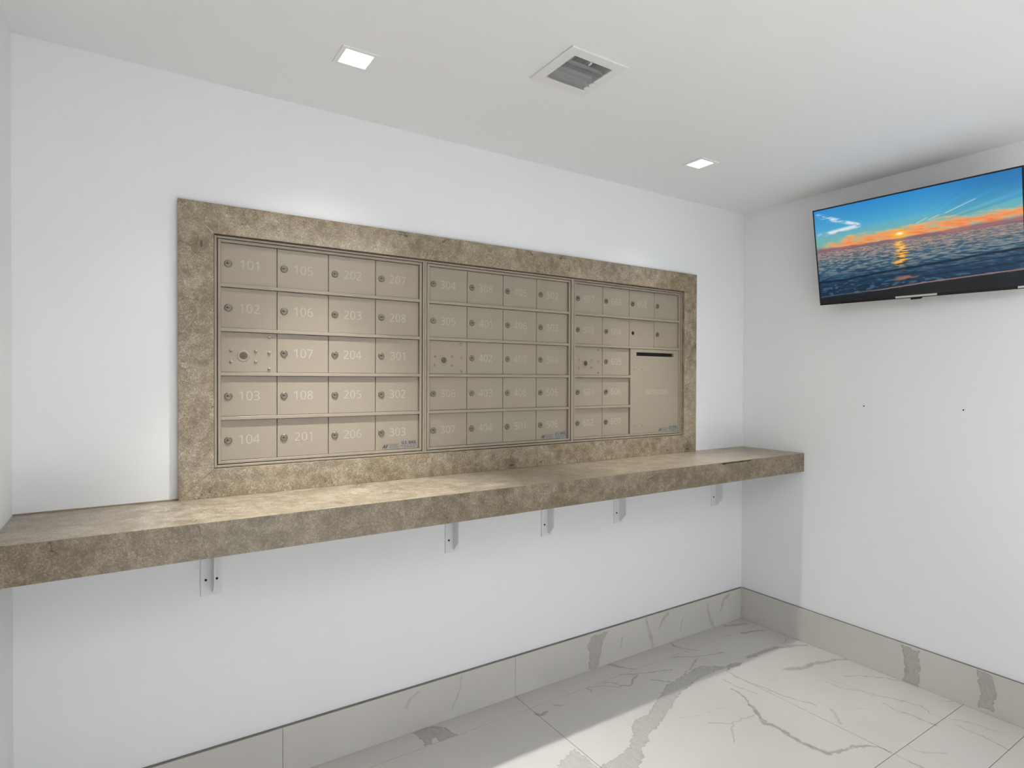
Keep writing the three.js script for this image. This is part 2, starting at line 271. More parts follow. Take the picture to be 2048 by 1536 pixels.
// ---------------------------------------------------------------- skirting of cut tiles
function skirtPiece(parent, x0, x1, z0, z1, mat, uvf) {
  const g = ni(bx(x0, x1, 0.0004, BH, z0, z1, 0.0007)), p = g.attributes.position, uv = g.attributes.uv;
  for (let k = 0; k < p.count; k++) uv.setXY(k, ...uvf(p.getX(k), p.getY(k), p.getZ(k)));
  mesh('skirting_tile', g, mat, parent);
}
const sb = struct(group('baseboard_back'), 'grey veined porcelain skirting below the shelf', 'baseboard');
const KX = [XL, -2.656, -1.651, 0];
for (let i = 0; i + 1 < KX.length; i++) skirtPiece(sb, KX[i] + 0.0006, KX[i + 1] - 0.0006, 0.0006, BT, M.backSkirt, (x, y) => [(x - XL) / -XL, y / BH]);
mesh('grout_cap', bx(XL, -BT, BH, BH + 0.0035, 0, BT - 0.001), M.caulk, sb);
const sr = struct(group('baseboard_right'), 'porcelain skirting with two dark vein patches below the television wall', 'baseboard');
{ const zs = [BT + 0.0008, 1.62, 2.64, 3.66, 4.68, ZR]; for (let i = 0; i + 1 < zs.length; i++) skirtPiece(sr, -BT, -0.0006, zs[i] + 0.0005, zs[i + 1] - 0.0005, M.rightSkirt, (x, y, z) => [z / FT, y / BH]); }
mesh('grout_cap', bx(-BT + 0.004, 0, BH, BH + 0.0025, BT, ZR), M.caulk, sr);
const sl = struct(group('baseboard_left'), 'porcelain skirting along the left wall', 'baseboard');
{ const zs = [BT + 0.0008, 1.142, 2.389, 3.405, 4.421, ZR]; for (let i = 0; i + 1 < zs.length; i++) skirtPiece(sl, XL + 0.0006, XL + BT, zs[i] + 0.0005, zs[i + 1] - 0.0005, M.rightSkirt, (x, y, z) => [z / FT + 0.3, y / BH]); }

// ---------------------------------------------------------------- stone surround: four mitred slabs
{
  const g = tag(group('stone_surround'), 'polished beige limestone frame around the mailboxes', 'frame');
  const slab = (pts, ou, ov, rot) => {
    const s = new THREE.Shape(pts.map((q) => new THREE.Vector2(...q)));
    const e = new THREE.ExtrudeGeometry(s, { depth: ST - 0.0036, bevelEnabled: true, bevelThickness: 0.0012, bevelSize: 0.0012, bevelOffset: -0.0013, bevelSegments: 2 }); e.translate(0, 0, 0.0018);
    mesh('slab', stoneUV(e, ou, ov, rot), M.stone, g);
  };
  const { x0: a, x1: b, y0: c, y1: d } = SO, { x0: e, x1: f, y0: h, y1: k } = SI;
  slab([[a, d], [e, k], [f, k], [b, d]], 0.2, 0.05);
  slab([[a, c], [b, c], [f, h], [e, h]], 1.1, 0.37);
  slab([[a, c], [e, h], [e, k], [a, d]], 0.73, 0.11, true);
  slab([[b, c], [b, d], [f, k], [f, h]], 0.4, 0.91, true);
}
// ---------------------------------------------------------------- stone shelf: top slab and front apron
const SD = 0.392, SY = 1.0382, AY = 0.937;
{
  const g = tag(group('stone_shelf'), 'long beige limestone shelf with a deep front edge under the mailboxes', 'shelf');
  const joints = [XL + 0.001, -2.944, -1.255, -0.001], tops = [XL + 0.001, -1.62, -0.001], TH = 0.02;
  const prof = (pts, x0, x1) => { const e = new THREE.ExtrudeGeometry(new THREE.Shape(pts.map(([z, y]) => new THREE.Vector2(-z, y))), { depth: x1 - x0, bevelEnabled: false }); e.rotateY(Math.PI / 2); e.translate(x0, 0, 0); return e; };
  for (let i = 0; i + 1 < tops.length; i++) mesh('top_slab', stoneUV(prof([[0.0005, SY - TH], [0.0005, SY], [SD - 0.0022, SY], [SD - 0.0006, SY - 0.0006], [SD - TH, SY - TH]].reverse(), tops[i], tops[i + 1] - (i === 0 ? 0.0003 : 0)), 0.35 + i * 0.3, 0.22 + i * 0.31), M.stoneTop, g);
  for (let i = 0; i + 1 < joints.length; i++) {
    // front edge slab, mitred to the top; the last one is chipped along its upper edge
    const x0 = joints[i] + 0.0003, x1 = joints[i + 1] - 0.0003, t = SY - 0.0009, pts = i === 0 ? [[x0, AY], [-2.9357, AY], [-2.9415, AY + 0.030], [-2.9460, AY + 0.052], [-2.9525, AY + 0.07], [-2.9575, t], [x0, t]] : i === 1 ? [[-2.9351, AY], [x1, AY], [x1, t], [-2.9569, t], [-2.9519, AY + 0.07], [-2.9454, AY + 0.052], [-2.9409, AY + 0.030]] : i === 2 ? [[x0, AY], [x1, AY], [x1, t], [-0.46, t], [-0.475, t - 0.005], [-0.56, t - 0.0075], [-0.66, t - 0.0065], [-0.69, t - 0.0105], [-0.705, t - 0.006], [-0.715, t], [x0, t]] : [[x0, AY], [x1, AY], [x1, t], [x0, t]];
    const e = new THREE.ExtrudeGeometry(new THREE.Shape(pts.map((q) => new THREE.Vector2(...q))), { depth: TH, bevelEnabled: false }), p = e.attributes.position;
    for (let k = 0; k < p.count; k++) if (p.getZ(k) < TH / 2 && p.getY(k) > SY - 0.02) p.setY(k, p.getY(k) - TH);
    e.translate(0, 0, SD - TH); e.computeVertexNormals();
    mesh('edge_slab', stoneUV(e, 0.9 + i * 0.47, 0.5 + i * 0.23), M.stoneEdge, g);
  }
  mesh('scribe_bead', bx(XL + 0.001, SO.x0 - 0.002, SY, SY + 0.004, 0.0002, 0.006), M.stone, g).userData.label = 'thin stone strip against the wall';
}
// ---------------------------------------------------------------- shelf brackets
{
  const places = [[-2.918, 'white steel shelf bracket under the stone frame\'s first column of boxes'], [-2.003, 'white steel shelf bracket under the seam of the first two mailbox units'], [-1.5036, 'white steel shelf bracket under the middle mailbox unit'], [-1.0475, 'white steel shelf bracket under the mailbox unit with the mail slot'], [-0.2866, 'white steel shelf bracket next to the wall corner']];
  for (const [x, label] of places) {
    const g = tag(group('shelf_bracket'), label, 'bracket', 'brackets under the stone shelf');
    g.position.set(x, 0.706, 0);
    const top = SY - 0.0205 - 0.706;
    const fs = new THREE.Shape([[0, 0], [0.064, 0], [0.064, top], [0, top]].map((q) => new THREE.Vector2(...q)));
    const fl = new THREE.ExtrudeGeometry(fs, { depth: 0.004, bevelEnabled: true, bevelThickness: 0.0008, bevelSize: 0.0008, bevelOffset: -0.0008, bevelSegments: 1 }); fl.translate(0, 0, 0.001);
    mesh('wall_plate', fl, M.bracket, g);
    // web: shaped plate standing off the wall, with its arm below the slab
    const ws = new THREE.Shape([[0.005, 0.012], [0.018, 0.012], [0.052, 0.05], [0.052, top - 0.05], [0.075, top - 0.035], [0.33, top - 0.03], [0.33, top], [0.005, top]].map((q) => new THREE.Vector2(...q)));
    const w = new THREE.ExtrudeGeometry(ws, { depth: 0.004, bevelEnabled: true, bevelThickness: 0.0007, bevelSize: 0.0007, bevelOffset: -0.0007, bevelSegments: 1 }); w.rotateY(-Math.PI / 2); w.translate(0.040, 0, 0);
    mesh('web', w, M.bracket, g);
    mesh('arm_plate', bx(0.018, 0.058, top - 0.004, top, 0.006, 0.33), M.bracket, g);
    for (const sx of [0.0155, 0.049]) { const c = new THREE.CylinderGeometry(0.0036, 0.0042, 0.003, 14); c.rotateX(Math.PI / 2); c.translate(sx, 0.053, 0.0068); mesh('screw', c, M.black, g); }
  }
}
// ---------------------------------------------------------------- mailboxes
const font = await new FontLoader().loadAsync('fonts/droid/droid_sans_regular.typeface.json');
const CP = 0.1835, RP = 0.1525, DH = 0.1405, YT = 1.907, ZD = -0.008, ZF = 0.002;
const lathe = (pts, n = 24) => { const g = new THREE.LatheGeometry(pts.map((q) => new THREE.Vector2(...q)), n); g.rotateX(Math.PI / 2); return g; };
const G = {
  door: new RoundedBoxGeometry(CP - 0.0022, DH - 0.0016, 0.007, 2, 0.0011),
  lock: lathe([[0, 0], [0.0126, 0], [0.0126, 0.0018], [0.0112, 0.0036], [0.0098, 0.0036], [0.0092, 0.0026], [0.0086, 0.0034], [0, 0.0040]]),
  key: (() => { const a = new THREE.CylinderGeometry(0.0025, 0.0025, 0.0014, 12); a.rotateX(Math.PI / 2); a.translate(-0.0030, 0.0008, 0.0040); const b = new THREE.BoxGeometry(0.0060, 0.0013, 0.0014); b.translate(0.0010, 0.0002, 0.0040); return mergeGeometries([ni(a), ni(b)]); })(),
  rivet: lathe([[0.0056, 0], [0.0053, 0.0022], [0.0040, 0.0040], [0.0020, 0.0050], [0, 0.0053]], 18),
  hole: (() => { const c = new THREE.CylinderGeometry(0.0022, 0.0022, 0.0008, 12); c.rotateX(Math.PI / 2); return c; })(),
};
const numberGeo = (s, size) => { const g = new TextGeometry(s, { font, size, depth: 0.0006, curveSegments: 4, bevelEnabled: false }); g.computeBoundingBox(); const b = g.boundingBox; g.translate(-(b.min.x + b.max.x) / 2, -(b.min.y + b.max.y) / 2, 0); return g; };
// printed maker and postal labels (flat stickers)
function labelTex(w, h, draw) { const c = document.createElement('canvas'); c.width = w; c.height = h; const x = c.getContext('2d'); draw(x, w, h); const t = new THREE.CanvasTexture(c); t.colorSpace = THREE.SRGBColorSpace; return t; }
const postalTex = labelTex(512, 224, (x, w, h) => {
  x.fillStyle = '#8f8b85'; x.fillRect(0, 0, w, h);
  x.fillStyle = '#1c1c22'; x.font = 'bold 104px sans-serif'; x.textAlign = 'center'; x.save(); x.translate(w / 2, 108); x.scale(0.92, 1.08); x.fillText('U.S. MAIL', 0, 0); x.restore();
  x.fillStyle = '#35343a';
  for (const [y, x0, x1] of [[134, 24, 488], [174, 70, 430]]) for (let q = x0; q < x1; q += 18) if ((q * 7 + y) % 5) x.fillRect(q, y + (q * 3) % 5, 13, 17);
});
const makerTex = labelTex(512, 160, (x, w, h) => {
  x.fillStyle = '#8f887c'; x.fillRect(0, 0, w, h);
  x.fillStyle = '#10142e'; x.font = 'italic bold 128px sans-serif'; x.textAlign = 'left'; x.fillText('A', 14, 132); x.fillText('F', 92, 132);
  x.fillStyle = '#605d60'; for (let k = 0; k < 5; k++) x.fillRect(206, 30 + k * 22, 270 - (k % 3) * 22, 8);
});
M.postal = new THREE.MeshStandardMaterial({ map: postalTex, roughness: 0.45 });
M.maker = new THREE.MeshStandardMaterial({ map: makerTex, roughness: 0.45 });

function lockOn(door, x, y) { const l = mesh('lock', G.lock, M.lockMetal, door); l.position.set(x, y, 0.0035); const k = mesh('keyhole', G.key, M.black, door); k.position.set(x, y, 0.0035); }
function boxDoor(unit, c, r, text) {
  const d = mesh('door', G.door, M.enamel, unit); d.position.set(c * CP + CP / 2, YT - r * RP - DH / 2, ZD - 0.0035);
  if (text !== null) lockOn(d, -CP / 2 + 0.0242, -0.0005);
  if (text) { const n = mesh('number', numberGeo(text, 0.0318), M.enamelNumber, d); n.position.set(0.0005, 0.0005, 0.00335); }
  return d;
}
function masterLockPlate(unit) {
  const d = mesh('lock_panel', G.door, M.enamel, unit); d.position.set(CP / 2, YT - 2 * RP - DH / 2, ZD - 0.0035);
  const at = (x, y) => [x - CP / 2, y - (YT - 2 * RP - DH / 2), 0.0035];
  for (const [x, y] of [[0.0330, 1.5365], [0.0326, 1.4993], [0.1123, 1.5370], [0.1123, 1.4995], [0.1572, 1.5885], [0.1572, 1.5320], [0.1570, 1.4752]]) mesh('rivet', G.rivet, M.enamel, d).position.set(...at(x, y));
  const ring = lathe([[0.0125, -0.002], [0.0125, 0.0016], [0.0150, 0.0022], [0.0200, 0.0010], [0.0215, 0.0], [0.0215, -0.002]].reverse(), 32); mesh('lock_collar', ring, M.enamel, d).position.set(...at(0.0718, 1.5195));
  const cup = lathe([[0, 0.0004], [0.0122, 0.0004], [0.0122, -0.001]].reverse(), 28); mesh('lock_gap_shade', cup, M.brass, d).position.set(...at(0.0718, 1.5185));  // dark cup paints the shade in the gap around the plug
  mesh('lock_plug', lathe([[0, 0.0012], [0.0092, 0.0012], [0.0098, 0.0002], [0.0098, -0.001]].reverse(), 24), M.brass, d).position.set(...at(0.0718, 1.5185));
  mesh('keyhole', new THREE.BoxGeometry(0.0075, 0.0016, 0.0012), M.black, d).position.set(...at(0.0718, 1.5185).map((v, i) => v + (i === 2 ? 0.0012 : 0)));
}
function mailboxUnit(x0, label, cells, last) {
  const u = tag(group('mailbox_unit'), label, 'mailbox', 'mailbox units in the stone frame');
  u.position.set(x0, 0, 0);
  const W = 4 * CP, yB = YT - 4 * RP - DH, o = 0.0208, top = YT + 0.0195, bot = yB - 0.0205;
  mesh('housing', bx(-o + 0.001, W + o - 0.001, bot + 0.001, top - 0.001, -0.14, -0.0165), M.enamel, u);
  // outer frame, four rails with a groove inside it
  const fr = [[-o, -o + 0.0082, bot, top], [W + o - 0.0082, W + o, bot, top], [-o + 0.0082, W + o - 0.0082, top - 0.0082, top], [-o + 0.0082, W + o - 0.0082, bot, bot + 0.0082]];
  for (const [a, b, c, d] of fr) mesh('outer_rail', bx(a + 0.00005, b - 0.00005, c + 0.00005, d - 0.00005, -0.0165, 0.006, 0.0012), M.enamel, u);
  // master door stiles and rails
  const s = 0.0095;
  for (const [a, b] of [[-s, 0], [W, W + s]]) mesh('stile', bx(a, b, yB - s, YT + s, -0.0165, ZF + 0.0015, 0.0014), M.enamel, u);
  mesh('rail', bx(0, W, YT, YT + s, -0.0165, ZF, 0.0011), M.enamel, u);
  mesh('rail', bx(0, W, yB - s, yB, -0.0165, ZF, 0.0011), M.enamel, u);
  for (let r = 1; r < 5; r++) mesh('rail', bx(0, last && r > 2 ? 2 * CP + 0.001 : W, YT - r * RP, YT - r * RP + (RP - DH), -0.0165, ZF, 0.0011), M.enamel, u);
  cells.forEach((col, c) => col.forEach((t, r) => {
    if (t === '-') return;
    if (t === 'lock') return masterLockPlate(u);
    const d = boxDoor(u, c, r, t === 'blank' ? '' : t === 'hole' ? null : t);
    if (t === 'hole') { const h = mesh('lock_hole_shade', (() => { const q = new THREE.CylinderGeometry(0.0095, 0.0095, 0.0008, 24); q.rotateX(Math.PI / 2); return q; })(), M.black, d); h.position.set(-CP / 2 + 0.0265, -0.001, 0.0035); }  // black disc paints the dark inside of the empty hole
  }));
  if (last) {
    // large outgoing mail door with its slot
    const X0 = 2 * CP + 0.0022, X1 = W - 0.0012, Y0 = yB + 0.0008, Y1 = YT - 2 * RP - 0.0012, sx0 = -0.8912 - x0, sx1 = -0.6112 - x0;
    const sh = new THREE.Shape([[X0, Y0], [X1, Y0], [X1, Y1], [X0, Y1]].map((q) => new THREE.Vector2(...q)));
    sh.holes.push(new THREE.Path([[sx0, 1.5648], [sx0, 1.5838], [sx1, 1.5838], [sx1, 1.5648]].map((q) => new THREE.Vector2(...q))));
    const g = new THREE.ExtrudeGeometry(sh, { depth: 0.012, bevelEnabled: true, bevelThickness: 0.0008, bevelSize: 0.0008, bevelOffset: -0.0008, bevelSegments: 1 }); g.translate(0, 0, -0.0125);
    const d = mesh('mail_slot_door', g, M.enamel, u);
    mesh('slot_shade', bx(sx0 - 0.002, sx1 + 0.002, 1.5630, 1.5855, -0.0165, -0.0125), M.black, d).userData.label = 'black sheet painting the dark inside of the mail slot';  // black sheet stands for the shade behind the slot opening
    mesh('lettering', numberGeo('OUTGOING', 0.0245), M.enamelNumber, d).position.set(-0.737 - x0, 1.3742, -0.00015);
    for (const [x, y] of [[-0.9089, 1.4935], [-0.8489, 1.4947], [-0.9058, 1.196], [-0.8466, 1.1976]]) mesh('screw_hole', G.hole, M.black, d).position.set(x - x0, y, 0.0003);
  }
  const zs = last ? 0.0006 : ZD + 0.0002;
  const po = mesh('postal_label', bx(W - 0.0795, W - 0.003, 1.1592, 1.1925, zs, zs + 0.0004), [M.sticker, M.sticker, M.sticker, M.sticker, M.postal, M.sticker], u); po.userData.label = 'grey sticker reading U.S. MAIL';
  const mk = mesh('maker_label', bx(W - 0.1565, W - 0.0805, 1.1592, 1.1835, zs, zs + 0.0004), [M.sticker, M.sticker, M.sticker, M.sticker, M.maker, M.sticker], u); mk.userData.label = 'sticker with dark letters AF';
  return u;
}
mailboxUnit(-2.8555, 'beige steel mailbox unit farthest from the television, box 101 at its top', [['101', '102', 'lock', '103', '104'], ['105', '106', '107', '108', '201'], ['202', '203', '204', '205', '206'], ['207', '208', '301', '302', '303']]);
mailboxUnit(-2.0791, 'middle beige steel mailbox unit standing between the two others', [['304', '305', 'lock', '306', '307'], ['308', '401', '402', '403', '404'], ['405', '406', '407', '408', '501'], ['502', '503', '504', '505', '506']]);
mailboxUnit(-1.3043, 'beige steel mailbox unit with a large outgoing mail door and black slot', [['507', '508', 'lock', '601', '602'], ['603', '604', '605', '606', '607'], ['608', 'hole', '-', '-', '-'], ['blank', 'blank', '-', '-', '-']], true);

// ---------------------------------------------------------------- recessed downlights
function downlight([x, z, beams], color, label) {
  const g = tag(group('recessed_light'), label, 'ceiling light', 'square recessed ceiling lights');
  g.position.set(x, H, z);
  const o = 0.0575, i = 0.0435, t = 0.0035;
  const s = new THREE.Shape([[-o, -o], [o, -o], [o, o], [-o, o]].map((q) => new THREE.Vector2(...q)));
  s.holes.push(new THREE.Path([[-i, -i], [-i, i], [i, i], [i, -i]].map((q) => new THREE.Vector2(...q))));
  const tr = new THREE.ExtrudeGeometry(s, { depth: t - 0.0012, bevelEnabled: true, bevelThickness: 0.0006, bevelSize: 0.0006, bevelOffset: -0.0006, bevelSegments: 1 }); tr.rotateX(Math.PI / 2); tr.translate(0, -0.0006, 0);
  mesh('trim_frame', tr, M.trimWhite, g);
  mesh('housing', mergeGeometries([bx(-0.046, -0.0436, 0, 0.05, -0.046, 0.046), bx(0.0436, 0.046, 0, 0.05, -0.046, 0.046), bx(-0.0436, 0.0436, 0, 0.05, -0.046, -0.0436), bx(-0.0436, 0.0436, 0, 0.05, 0.0436, 0.046), bx(-0.0436, 0.0436, 0.046, 0.05, -0.0436, 0.0436)]), M.trimWhite, g);
  mesh('diffuser', bx(-0.0433, 0.0433, 0.002, 0.006, -0.0433, 0.0433), new THREE.MeshStandardMaterial({ color: 0xffffff, roughness: 0.6, emissive: new THREE.Color(1, 0.99, 0.97), emissiveIntensity: 1.6 }), g);
  for (const [cd, ang] of beams) {
    const l = new THREE.SpotLight(color, cd, 0, ang * Math.PI / 180, 1, 2);
    l.position.set(x, H - 0.006, z); l.target.position.set(x, 0, z); l.castShadow = true; l.shadow.mapSize.set(1024, 1024); l.shadow.radius = 1.2; l.shadow.camera.near = 0.02; l.shadow.bias = -0.0004;
    scene.add(l, l.target);
  }
}
downlight(LAMPS[0], LAMP_COLOR, 'square recessed downlight over the first mailbox unit');
downlight(LAMPS[1], LAMP_COLOR, 'square recessed downlight over the mail slot unit near the television wall');
for (const l of LAMPS.slice(2)) downlight(l, FILL_COLOR, 'square recessed fill lamp added behind the viewer to bounce light off the floor');
for (const [x, z] of FILL_PANELS) {
  const g = tag(group('fill_panel_light'), 'large flat square fill panel added to the ceiling behind the viewer', 'ceiling light'), h = FILL_PANEL_W / 2;
  mesh('frame', mergeGeometries([bx(x - h - 0.03, x - h, H - 0.02, H, z - h - 0.03, z + h + 0.03), bx(x + h, x + h + 0.03, H - 0.02, H, z - h - 0.03, z + h + 0.03), bx(x - h, x + h, H - 0.02, H, z - h - 0.03, z - h), bx(x - h, x + h, H - 0.02, H, z + h, z + h + 0.03)]), M.trimWhite, g);
  mesh('diffuser', bx(x - h, x + h, H - 0.012, H - 0.004, z - h, z + h), new THREE.MeshStandardMaterial({ color: 0xf0f0f0, roughness: 0.6, emissive: FILL_COLOR, emissiveIntensity: 1.2 }), g);
  const l = new THREE.RectAreaLight(FILL_COLOR, FILL_PANEL_L, FILL_PANEL_W, FILL_PANEL_W); l.position.set(x, H - 0.014, z); l.lookAt(x, 0, z); scene.add(l);
}
// ---------------------------------------------------------------- ceiling vent
{
  const g = tag(group('ceiling_vent'), 'square white metal air vent with curved louvers in the ceiling', 'vent');
  const cx = (VX0 + VX1) / 2, cz = (VZ0 + VZ1) / 2, o = 0.1137, i = 0.0765;
  g.position.set(cx, H, cz);
  const s = new THREE.Shape([[-o, -o], [o, -o], [o, o], [-o, o]].map((q) => new THREE.Vector2(...q)));
  s.holes.push(new THREE.Path([[-i, -i], [-i, i], [i, i], [i, -i]].map((q) => new THREE.Vector2(...q))));
  const fr = new THREE.ExtrudeGeometry(s, { depth: 0.003, bevelEnabled: true, bevelThickness: 0.0015, bevelSize: 0.0025, bevelOffset: -0.0025, bevelSegments: 2 }); fr.rotateX(Math.PI / 2); fr.translate(0, -0.0014, 0);
  mesh('face_frame', fr, M.vent, g);
  mesh('duct_collar', mergeGeometries([bx(-0.0772, -0.0760, 0.0, 0.11, -0.0772, 0.0772), bx(0.0760, 0.0772, 0.0, 0.11, -0.0772, 0.0772), bx(-0.0760, 0.0760, 0.0, 0.11, -0.0772, -0.0760), bx(-0.0760, 0.0760, 0.0, 0.11, 0.0760, 0.0772)]), M.vent, g);
  mesh('duct_back', bx(-0.0760, 0.0760, 0.105, 0.109, -0.0760, 0.0760), M.vent, g);
  // curved louvers, running along the mailbox wall
  const sec = []; for (let k = 0; k <= 8; k++) { const a = k / 8; sec.push([0.010 - 0.018 * a * a, 0.020 - 0.032 * a]); }
  const out = sec.map(([z, y]) => [z + 0.0009, y + 0.0005]).reverse();
  const ls = new THREE.Shape(sec.concat(out).map((q) => new THREE.Vector2(...q)));
  const lg = new THREE.ExtrudeGeometry(ls, { depth: 0.146, bevelEnabled: false }); lg.rotateY(Math.PI / 2); lg.translate(-0.073, 0, 0);
  for (const [z, tilt] of [[-0.060, 0.0], [-0.034, 0.05], [-0.009, -0.05], [0.018, -0.25], [0.044, -0.22]]) { const l = mesh('louver', lg, M.louver, g); l.position.set(0, -0.007, z); l.rotation.x = tilt; }
  for (let k = 0; k < 8; k++) mesh('damper_blade', bx(-0.0655 + k * 0.0187 - 0.0006, -0.0655 + k * 0.0187 + 0.0006, 0.034, 0.062, -0.0755, 0.0755), M.vent, g);
  mesh('damper_lever', bx(-0.010, -0.004, -0.008, 0.03, 0.060, 0.072, 0.001), M.vent, g);
  for (const x of [-0.095, 0.095]) { const c = new THREE.CylinderGeometry(0.0022, 0.0022, 0.0012, 10); c.translate(x, -0.0048, 0); mesh('screw', c, M.vent, g); }
}
// ---------------------------------------------------------------- television
{
  const TL = new THREE.Vector3(-0.19, 2.3052, 0.537), BL = new THREE.Vector3(-0.09, 1.8276, 0.5343), TR = new THREE.Vector3(-0.165, 2.2911, 1.376);
  const ex = TR.clone().sub(TL).normalize(), dn = BL.clone().sub(TL), eh = dn.length(); const ey = dn.multiplyScalar(-1 / eh); ey.addScaledVector(ex, -ey.dot(ex)).normalize(); const ez = ex.clone().cross(ey);
  const W = 0.8405, HT = 0.4845;
  const g = tag(group('television'), 'flat screen television showing a beach sunset, tilted on the right wall', 'television');
  g.position.copy(TL).addScaledVector(ex, W / 2).addScaledVector(ey, -HT / 2);
  g.quaternion.setFromRotationMatrix(new THREE.Matrix4().makeBasis(ex, ey, ez));
  const b = 0.0065, bb = 0.0115;
  mesh('back_shell', mergeGeometries([ni(bx(-W / 2, W / 2, -HT / 2, HT / 2, -0.022, -0.004, 0.004)), ni(bx(-0.30, 0.30, -HT / 2 + 0.05, HT / 2 - 0.10, -0.048, -0.020, 0.010))]), M.tvPlastic, g);
  const bez = mesh('bezel', mergeGeometries([bx(-W / 2, W / 2, HT / 2 - b, HT / 2, -0.006, 0.002, 0.001), bx(-W / 2, W / 2, -HT / 2, -HT / 2 + bb, -0.006, 0.002, 0.001), bx(-W / 2, -W / 2 + b * 0.7, -HT / 2 + bb, HT / 2 - b, -0.006, 0.002, 0.001), bx(W / 2 - b, W / 2, -HT / 2 + bb, HT / 2 - b, -0.006, 0.002, 0.001)].map(ni)), M.tvPlastic, g);
  // the picture on the screen
  const SWp = 1280, SHp = 720;
  const pic = dataTex(SWp, SHp, (px, pyUp) => {
    const u = px / SWp, v = 1 - pyUp / SHp;                                   // v: 0 top .. 1 bottom
    const hz = 0.455, sunX = 0.462; let c;
    const mix = (a, b2, t) => a.map((q, i) => q + (b2[i] - q) * clamp(t));
    if (v < hz) {
      c = mix([34, 134, 204], [84, 172, 208], v / 0.26); c = mix(c, [122, 178, 172], smooth(0.20, 0.36, v));
      c = mix(c, [22, 104, 176], smooth(0.55, 1.0, u) * smooth(0.26, 0.0, v) * 0.75);
      const ang = Math.atan2(0.40 - v, u - sunX); c = mix(c, [58, 128, 160], smooth(0.5, 0.62, vnoise(ang * 16, 3, 610)) * smooth(0.55, 0.8, u) * 0.3);
      // white wispy cloud folded back on itself, upper left
      const wa = fbm(u * 16 + v * 9, v * 40 - u * 12, 4, 620), up = Math.abs(v - (0.045 + u * 0.70)) / (0.022 + 0.06 * (0.27 - u)), lo = Math.abs(v - (0.268 - u * 0.145)) / 0.026;
      c = mix(c, [226, 230, 236], smooth(0.28, 0.56, wa) * smooth(1.25, 0.15, Math.min(up, lo)) * smooth(0.272, 0.25, u) * smooth(0.0, 0.03, u) * 0.95);
      for (const [u0, v0, u1, v1] of [[0.68, 0.265, 0.815, 0.185], [0.545, 0.315, 0.60, 0.275], [0.60, 0.30, 0.655, 0.268]]) { const t = clamp((u - u0) / (u1 - u0)), dd = Math.abs(v - (v0 + (v1 - v0) * t)); if (u > u0 && u < u1) c = mix(c, [244, 214, 190], smooth(0.0045, 0.001, dd) * 0.8); }
      // orange cloud bank over the horizon
      const topB = 0.335 - 0.035 * smooth(0.42, 0.7, u) + (fbm(u * 9, 2.2, 4, 640) - 0.5) * 0.10 + 0.05 * smooth(0.10, 0.0, u) + 0.03 * smooth(0.93, 1, u);
      const tex = fbm(u * 16, v * 70 - u * 16, 4, 650), cl = smooth(topB - 0.02, topB + 0.025, v + (tex - 0.5) * 0.05);
      let oc = mix([252, 184, 122], [232, 128, 70], tex * 1.6 - 0.35); oc = mix(oc, [250, 206, 158], smooth(topB + 0.03, topB - 0.01, v) * 0.7);
      c = mix(c, oc, cl * (0.45 + 0.55 * smooth(0.32, 0.52, tex)));
      c = mix(c, [112, 92, 116], smooth(0.405 + (fbm(u * 6, 8, 4, 660) - 0.5) * 0.09, 0.43, v) * 0.85);
      c = mix(c, [206, 116, 92], smooth(0.58, 0.70, fbm(u * 7, v * 90, 3, 665)) * smooth(0.40, 0.43, v) * 0.55);
      const sd = Math.hypot((u - sunX) * 1.5, (v - 0.387) * 1.5); c = mix(c, [255, 186, 60], smooth(0.11, 0.01, sd) * 0.85); c = mix(c, [255, 248, 205], smooth(0.042, 0.008, sd) * smooth(0.405, 0.385, v));
    } else {
      const d = (v - hz) / (1 - hz), s2 = d - 0.20 * (0.5 - u) * d, wv = fbm(u * 26 * (0.35 + 0.8 / (s2 + 0.3)), s2 * 120 / (0.35 + s2 * 1.3), 4, 700), w2 = fbm(u * 9, s2 * 40, 4, 705);
      c = mix([150, 136, 134], [84, 118, 136], smooth(0.0, 0.3, d)); c = mix(c, [26, 62, 92], smooth(0.3, 0.62, d + (w2 - 0.5) * 0.2)); c = mix(c, [16, 40, 62], smooth(0.6, 0.85, d));
      c = mix(c, [22, 52, 78], smooth(0.52, 0.38, wv) * (0.45 + 0.4 * d)); c = mix(c, [214, 166, 138], smooth(0.50, 0.68, wv) * 0.62 * smooth(0.7, 0.05, d));
      c = mix(c, [122, 152, 168], smooth(0.56, 0.72, wv) * 0.42 * smooth(0.4, 0.75, d));
      const gp = Math.abs(u - sunX - (vnoise(d * 44, 1, 720) - 0.5) * 0.03) / (0.030 + d * 0.02); c = mix(c, [252, 176, 70], smooth(1.25, 0.2, gp) * smooth(0.38, 0.55, wv + 0.07) * smooth(0.5, 0.36, d)); c = mix(c, [255, 214, 120], smooth(0.6, 0.1, gp) * smooth(0.46, 0.6, wv + 0.05) * smooth(0.3, 0.1, d));
      for (const [d0, d1, w3, k] of [[0.60, 0.40, 0.032, 0.85], [0.70, 0.50, 0.014, 0.6], [0.50, 0.31, 0.010, 0.5], [0.28, 0.20, 0.007, 0.45], [0.77, 0.62, 0.018, 0.6]]) { const q = Math.abs(d - d0 - (d1 - d0) * u - (fbm(u * 7, d0 * 9, 3, 740) - 0.5) * 0.05) / w3; c = mix(c, [10, 26, 44], smooth(1, 0.1, q) * k); }
      c = mix(c, [212, 120, 84], smooth(0.09, 0.0, Math.hypot((u - sunX - 0.02) * 0.9, (d - 0.67) * 1.2)) * 0.7 * smooth(0.40, 0.6, wv + 0.05));
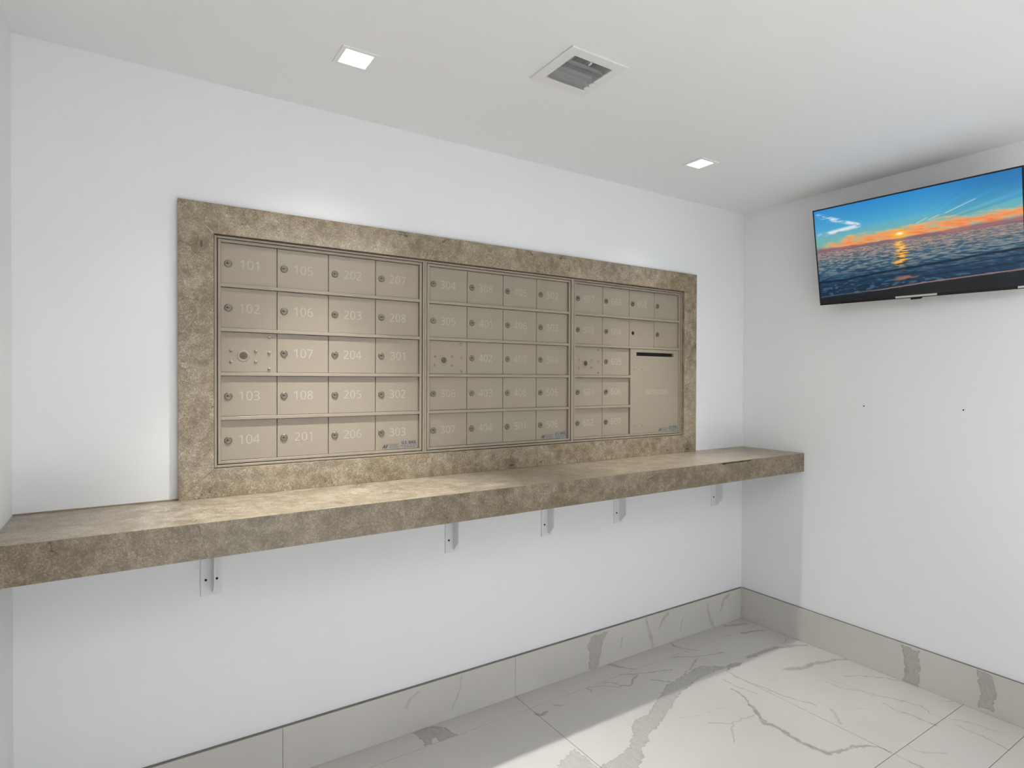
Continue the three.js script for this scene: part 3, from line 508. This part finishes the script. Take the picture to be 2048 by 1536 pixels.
      const sh = d - 0.875 + 0.13 * u + (fbm(u * 5, 4, 3, 760) - 0.5) * 0.05; c = mix(c, [206, 140, 110], smooth(0.018, 0.0, Math.abs(sh)) * 0.8 * smooth(0.1, 0.42, u)); c = mix(c, [120, 128, 130], smooth(0.018, 0.0, Math.abs(sh)) * 0.5 * smooth(0.35, 0.1, u)); c = mix(c, [22, 26, 31], smooth(0.0, 0.04, sh) * 0.94);
      if (sh > 0.01) { const n = (vnoise(px / 4, pyUp / 2, 770) - 0.5) * 22; c = c.map((q) => q + n); }
    }
    return c;
  });
  pic.wrapS = pic.wrapT = THREE.ClampToEdgeWrapping;
  const sg = new THREE.PlaneGeometry(W - b * 1.7, HT - b - bb); sg.translate(-b * 0.15, (bb - b) / 2, -0.0025);
  const sm = new THREE.MeshStandardMaterial({ color: 0x050506, roughness: 0.16, emissive: 0xffffff, emissiveMap: pic, emissiveIntensity: 0.88 });
  const sc = mesh('screen', sg, sm, g); sc.userData.label = 'lit screen with sea, orange clouds and low sun';
  const along = (px, py) => { const d = ray(px, py), t = g.position.clone().sub(CAM).dot(ez) / d.dot(ez); return CAM.clone().addScaledVector(d, t).sub(g.position).dot(ex); };
  const s0 = along(1791.5, 596), s1 = along(1874.5, 589);
  mesh('sticker', bx(s0, s1, -HT / 2 + 0.0035, -HT / 2 + 0.0125, 0.0021, 0.0026), M.sticker, g).userData.label = 'thin pale strip on the lower bezel';
  const s2 = along(2036, 571.5); mesh('sticker', bx(s2, Math.min(s2 + 0.05, W / 2 - 0.005), -HT / 2 + 0.0035, -HT / 2 + 0.0115, 0.0021, 0.0026), M.sticker, g);
  const n0 = along(1821, 598), n1 = along(1845, 595); const ns = new THREE.Shape([[n0, 0], [n1, 0], [n1 - 0.008, -0.0075], [n0 + 0.001, -0.0085]].map((q) => new THREE.Vector2(...q)));
  const ng = new THREE.ExtrudeGeometry(ns, { depth: 0.010, bevelEnabled: false }); ng.translate(0, -HT / 2 + 0.0005, -0.010); mesh('sensor_tab', ng, M.tvPlastic, g);
  const l = new THREE.RectAreaLight(new THREE.Color(0.55, 0.72, 1.0), 0.35, W - 0.02, HT - 0.03); l.position.copy(g.position).addScaledVector(ez, 0.004); l.lookAt(l.position.clone().add(ez)); scene.add(l);
  // tilting wall mount behind it
  const mt = group('wall_mount', g);
  const inv = g.quaternion.clone().invert(), toL = (x, y, z) => new THREE.Vector3(x, y, z).sub(g.position).applyQuaternion(inv);
  const plate = mesh('mount_plate', new THREE.BoxGeometry(0.006, 0.20, 0.30), M.steelDark, mt); plate.position.copy(toL(-0.0035, 2.06, 0.955)); plate.quaternion.copy(inv);
  for (const z of [0.86, 1.05]) { const a = toL(-0.006, 2.06, z), e = new THREE.Vector3(a.x, a.y, -0.047), m = a.clone().add(e).multiplyScalar(0.5), L = a.distanceTo(e); const arm = mesh('mount_arm', new THREE.BoxGeometry(0.02, 0.10, L), M.steelDark, mt); arm.position.copy(m); arm.lookAt(g.localToWorld(e.clone())); }
}
renderer.render(scene, camera);
